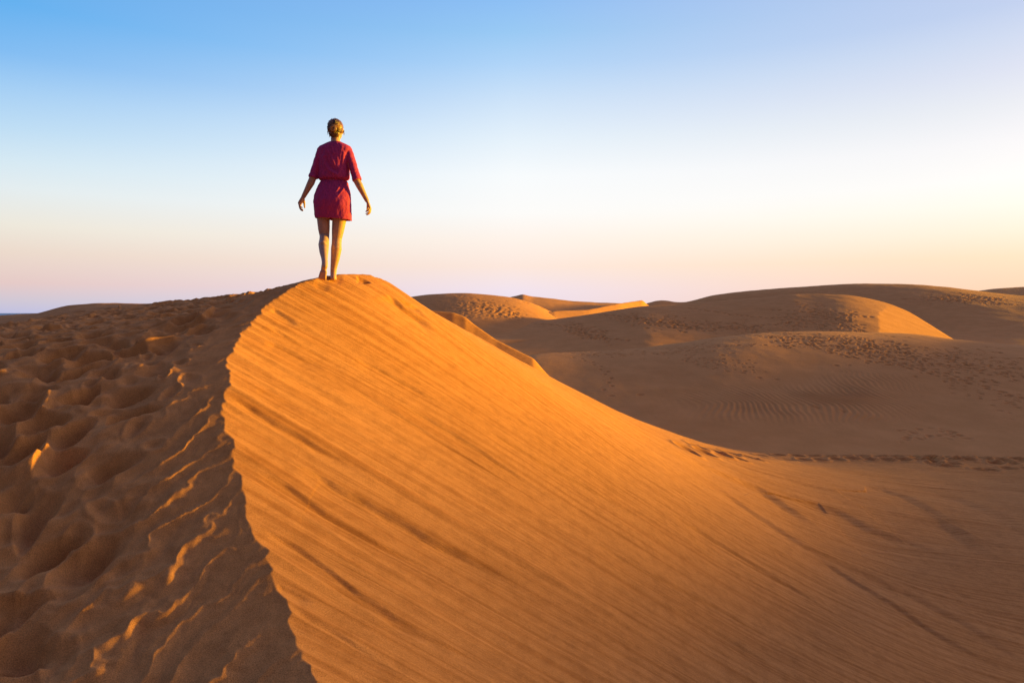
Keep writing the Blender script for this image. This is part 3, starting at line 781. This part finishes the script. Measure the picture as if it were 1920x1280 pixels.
def sleeve(sh, el, r0, r1):
    sh, el = Vector(sh), Vector(el); d = (el - sh)
    L = d.length
    pts = [sh, sh + d * .3, sh + d * .6, sh + d * .88, sh + d * .885, sh + d * .99, sh + d, sh + d * 1.0, sh + d * .92, sh + d * .86]
    rsx = [r0, r0 * 1.02, r1 * .98, r1, r1 * 1.07, r1 * 1.09, r1 * 1.05, r1 * .86, r1 * .82, r1 * .4]
    # cuff is turned back, and hollow
    ref = Vector((0, 1, 0)); t = d.normalized(); a = (ref - t * ref.dot(t)).normalized(); b_ = t.cross(a); n = 28
    vs = []; fs = []
    for p, r in zip(pts, rsx):
        for j in range(n):
            q = 2 * math.pi * j / n; vs.append(p + (a * math.cos(q) * 1.12 + b_ * math.sin(q)) * r)
    for i in range(len(pts) - 1):
        for j in range(n):
            k = (j + 1) % n; fs.append((i * n + j, i * n + k, (i + 1) * n + k, (i + 1) * n + j))
    fs.append(tuple(range(n))); fs.append(tuple((len(pts) - 1) * n + j for j in reversed(range(n))))
    G.add(vs, fs)
    G.ell(sh + Vector((0, 0, -.004)), (r0 * 1.0, r0 * 1.12, r0))
sleeve(J(602, 284.5, -.004), J(586.3, 334, -.035), .044, .0445)
sleeve(J(654, 285.5, -.004), J(669.8, 339, -.035), .044, .0455)
dress = remesh(G, 'dress', .0055, 3, CLOTH)
me = dress.data; nv = len(me.vertices)
co = np.empty(nv * 3, np.float32); me.vertices.foreach_get('co', co); co = co.reshape(-1, 3).astype(float)
no = np.empty(nv * 3, np.float32); me.vertex_normals.foreach_get('vector', no); no = no.reshape(-1, 3).astype(float)
k_ = DW / F
U_ = co[:, 0] / k_ + 625; V_ = 524.5 - co[:, 2] / k_
ang = np.arctan2(co[:, 1] + .01, co[:, 0])
disp = np.zeros(nv)
def crease(pl, w, amp, backside=True):
    best = np.full(nv, 1e9)
    for (u0, v0), (u1, v1) in zip(pl[:-1], pl[1:]):
        ex, ey = u1 - u0, v1 - v0; t = np.clip(((U_ - u0) * ex + (V_ - v0) * ey) / (ex * ex + ey * ey), 0, 1)
        best = np.minimum(best, np.hypot(U_ - u0 - t * ex, V_ - v0 - t * ey))
    m = (co[:, 1] < .02) if backside else True
    return amp * np.exp(-(best / w) ** 2) * m
torso = (np.abs(U_ - 626) < 30)
disp += crease([(610, 296), (614, 312), (622, 324), (636, 331)], 2.2, .010)
disp += crease([(613, 280), (620, 290), (628, 302), (634, 316)], 2.0, .007)
disp += crease([(622, 272), (627, 282), (630, 292)], 1.8, .006)
disp -= crease([(616, 300), (622, 314), (632, 323)], 2.2, .006)
disp += crease([(648, 290), (646, 310), (640, 328)], 2.2, .006)
disp += crease([(602, 310), (606, 326), (612, 333)], 1.8, .005)
disp += crease([(600, 292), (606, 304), (606, 318)], 2, .004)
disp += crease([(606, 345), (611, 356), (617, 368)], 1.6, .005)
disp += crease([(614, 343), (622, 352), (620, 362)], 1.4, .005)
disp += crease([(645, 342), (642, 352), (637, 362)], 1.5, .006)
disp += crease([(651, 345), (648, 358), (640, 372)], 1.5, .005)
disp += crease([(632, 372), (628, 385), (620, 402)], 2.0, .003)
g_ = np.exp(-np.abs(V_ - 339) / 7.0) * (V_ > 339) + np.exp(-np.abs(V_ - 338) / 5.0) * (V_ <= 338)
disp += torso * g_ * .0035 * np.sin(ang * 26 + 2 * perlin(ang * 3, V_ * .05, 300))
disp += .0035 * fbm(ang * 4, V_ * .07, 3, 310)
disp -= .0025 * np.exp(-((V_ - 408.3) / .7) ** 2) * torso            # hem stitch line
disp -= .005 * np.exp(-((V_ - 339.4) / 1.3) ** 2) * torso
# sleeve folds
slv = (np.abs(U_ - 627.5) > 29) & (V_ < 345)
disp += slv * .0028 * np.clip(perlin(U_ * .2, V_ * .15, 340) + .3, 0, 1) * np.sin((V_ + .6 * np.abs(U_ - 627)) * .55 + 2.5 * perlin(U_ * .12, V_ * .1, 320))
co += no * disp[:, None]
me.vertices.foreach_set('co', co.astype(np.float32).ravel()); me.update()

# hair: swept strands gathered in a low bun
HM, ht, hb = new_mat('light_brown_hair')
hb.inputs['Roughness'].default_value = .42; hb.inputs['Specular IOR Level'].default_value = .5
at = ht.nodes.new('ShaderNodeAttribute'); at.attribute_name = 'tone'
rp = ht.nodes.new('ShaderNodeValToRGB'); e = rp.color_ramp.elements
e[0].position = 0; e[0].color = (.045, .018, .007, 1); e[1].position = 1; e[1].color = (.62, .33, .12, 1)
x = e.new(.5) if hasattr(e, 'new') else rp.color_ramp.elements.new(.5); x.color = (.24, .105, .038, 1)
ht.links.new(at.outputs['Fac'], rp.inputs[0]); ht.links.new(rp.outputs[0], hb.inputs['Base Color'])
H = MB(); tone = []
def hadd(fn, tval):
    n0 = len(H.v); fn(); tone.extend([tval] * (len(H.v) - n0))
hc = HC + Vector((0, -.016, .016))
hadd(lambda: H.ell(hc, (.081, .092, .090), nu=32, nv=20, fn=lambda d: 1.0 if not (d.y > .35 and d.z < .35) else .82), .25)
bun = HC + Vector((.004, -.102, -.020))
hadd(lambda: H.ell(HC + Vector((-.006, -.052, -.052)), (.056, .036, .050), nu=20, nv=12, fn=lambda d: 1 + .08 * math.sin(d.x * 40)), .22)
hadd(lambda: H.ell(bun, (.034, .030, .034), nu=20, nv=12), .3)
hr = random.Random(3)
for i in range(230):
    q = 2 * math.pi * i / 230 + hr.uniform(-.04, .04)
    lat = hr.uniform(.55, 1.35)                         # angle from the bun axis where the strand starts
    a0 = Vector((math.sin(lat) * math.cos(q), -math.cos(lat), math.sin(lat) * math.sin(q)))
    if a0.z < -.62 and a0.y > -.3: continue
    pts = []; 
    loose = hr.choice((.04, .05, .07, .13)); axis = Vector((.03, -1, -.18)).normalized(); tw = hr.uniform(.15, .45)
    for k in range(8):
        f = k / 7
        d = (a0 * (1 - f) + axis * f * 1.15).normalized()
        d = Matrix.Rotation(tw * f * (1 - f) * 2, 3, 'Y') @ d
        rr_ = 1.02 + .04 * hr.random() + loose * math.sin(f * 3.14)
        pts.append(hc + Vector((d.x * .081, d.y * .092, d.z * .090)) * rr_)
    w = hr.uniform(.0018, .0042)
    # broad light and dark locks
    tn = .42 + .38 * math.sin(q * 3 + 1.0) + hr.uniform(-.22, .22)
    tn = max(.03, min(1, tn * .8 - .04))
    hadd(lambda: H.tube(pts, [w * .6] + [w] * 6 + [w * .7], 5, False), tn)
for i in range(34):                                      # twisted coil of the bun
    s = hr.uniform(0, 6.28); rb = hr.uniform(.014, .036); pts = []
    for k in range(10):
        a_ = s + k * .42; yy = -.020 - .020 * math.sqrt(max(0, 1 - (rb / .042) ** 2)) + hr.uniform(-.001, .001)
        pts.append(bun + Vector((math.cos(a_) * rb, yy, math.sin(a_) * rb * 1.1)))
    w = hr.uniform(.002, .0042)
    hadd(lambda: H.tube(pts, [w] * 10, 5, False), max(.1, min(1, .62 + .35 * math.sin(s * 2) + hr.uniform(-.2, .2))))
for i in range(48):                                      # loose wisps at the nape, ears and crown
    kind = hr.random()
    if kind < .55: p = HC + Vector((hr.uniform(-.055, .05), -.06 + hr.uniform(-.02, .02), -.060)); d = Vector((hr.uniform(-.25, .15), -.1, -1))
    elif kind < .85: s_ = hr.choice((-1, 1)); p = HC + Vector((s_ * .083, -.01, -.01)); d = Vector((s_ * .1, .05, -1))
    else: p = HC + Vector((hr.uniform(-.03, .02), -.02, .10)); d = Vector((-.4, hr.uniform(-.3, .1), .5))
    L = hr.uniform(.025, .055) * (.5 if kind > .85 else 1); pts = [p + d * L * f + Vector((hr.uniform(-.004, .004), 0, 0)) for f in (0, .35, .7, 1)]
    hadd(lambda: H.tube(pts, [.003, .0026, .0018, .0006], 5, False), hr.uniform(.1, .6))
hme = H.mesh('hair'); fix_normals(hme)
aa = hme.attributes.new('tone', 'FLOAT', 'POINT'); aa.data.foreach_set('value', np.array(tone, np.float32))
hme.polygons.foreach_set('use_smooth', [True] * len(hme.polygons)); hme.materials.append(HM)
hair = bpy.data.objects.new('hair', hme); C.objects.link(hair)
EY = simple('eye', (.5, .5, .48), .2, .5); 
eyes = []
for s in (-1, 1):
    E = MB(); E.ell(HC + Vector((s * .031, .0835, .006)), (.012, .008, .007)); em = E.mesh('eye'); fix_normals(em); em.materials.append(EY)
    eyes.append(bpy.data.objects.new('eye', em)); C.objects.link(eyes[-1])

person = bpy.data.objects.new('person', None); C.objects.link(person)
person.location = (BX, BY, BZ + .001)
person['label'] = 'barefoot woman in short fuchsia dress walking away along the dune crest'
person['category'] = 'person'
for o in [body, dress, hair] + eyes: o.parent = person
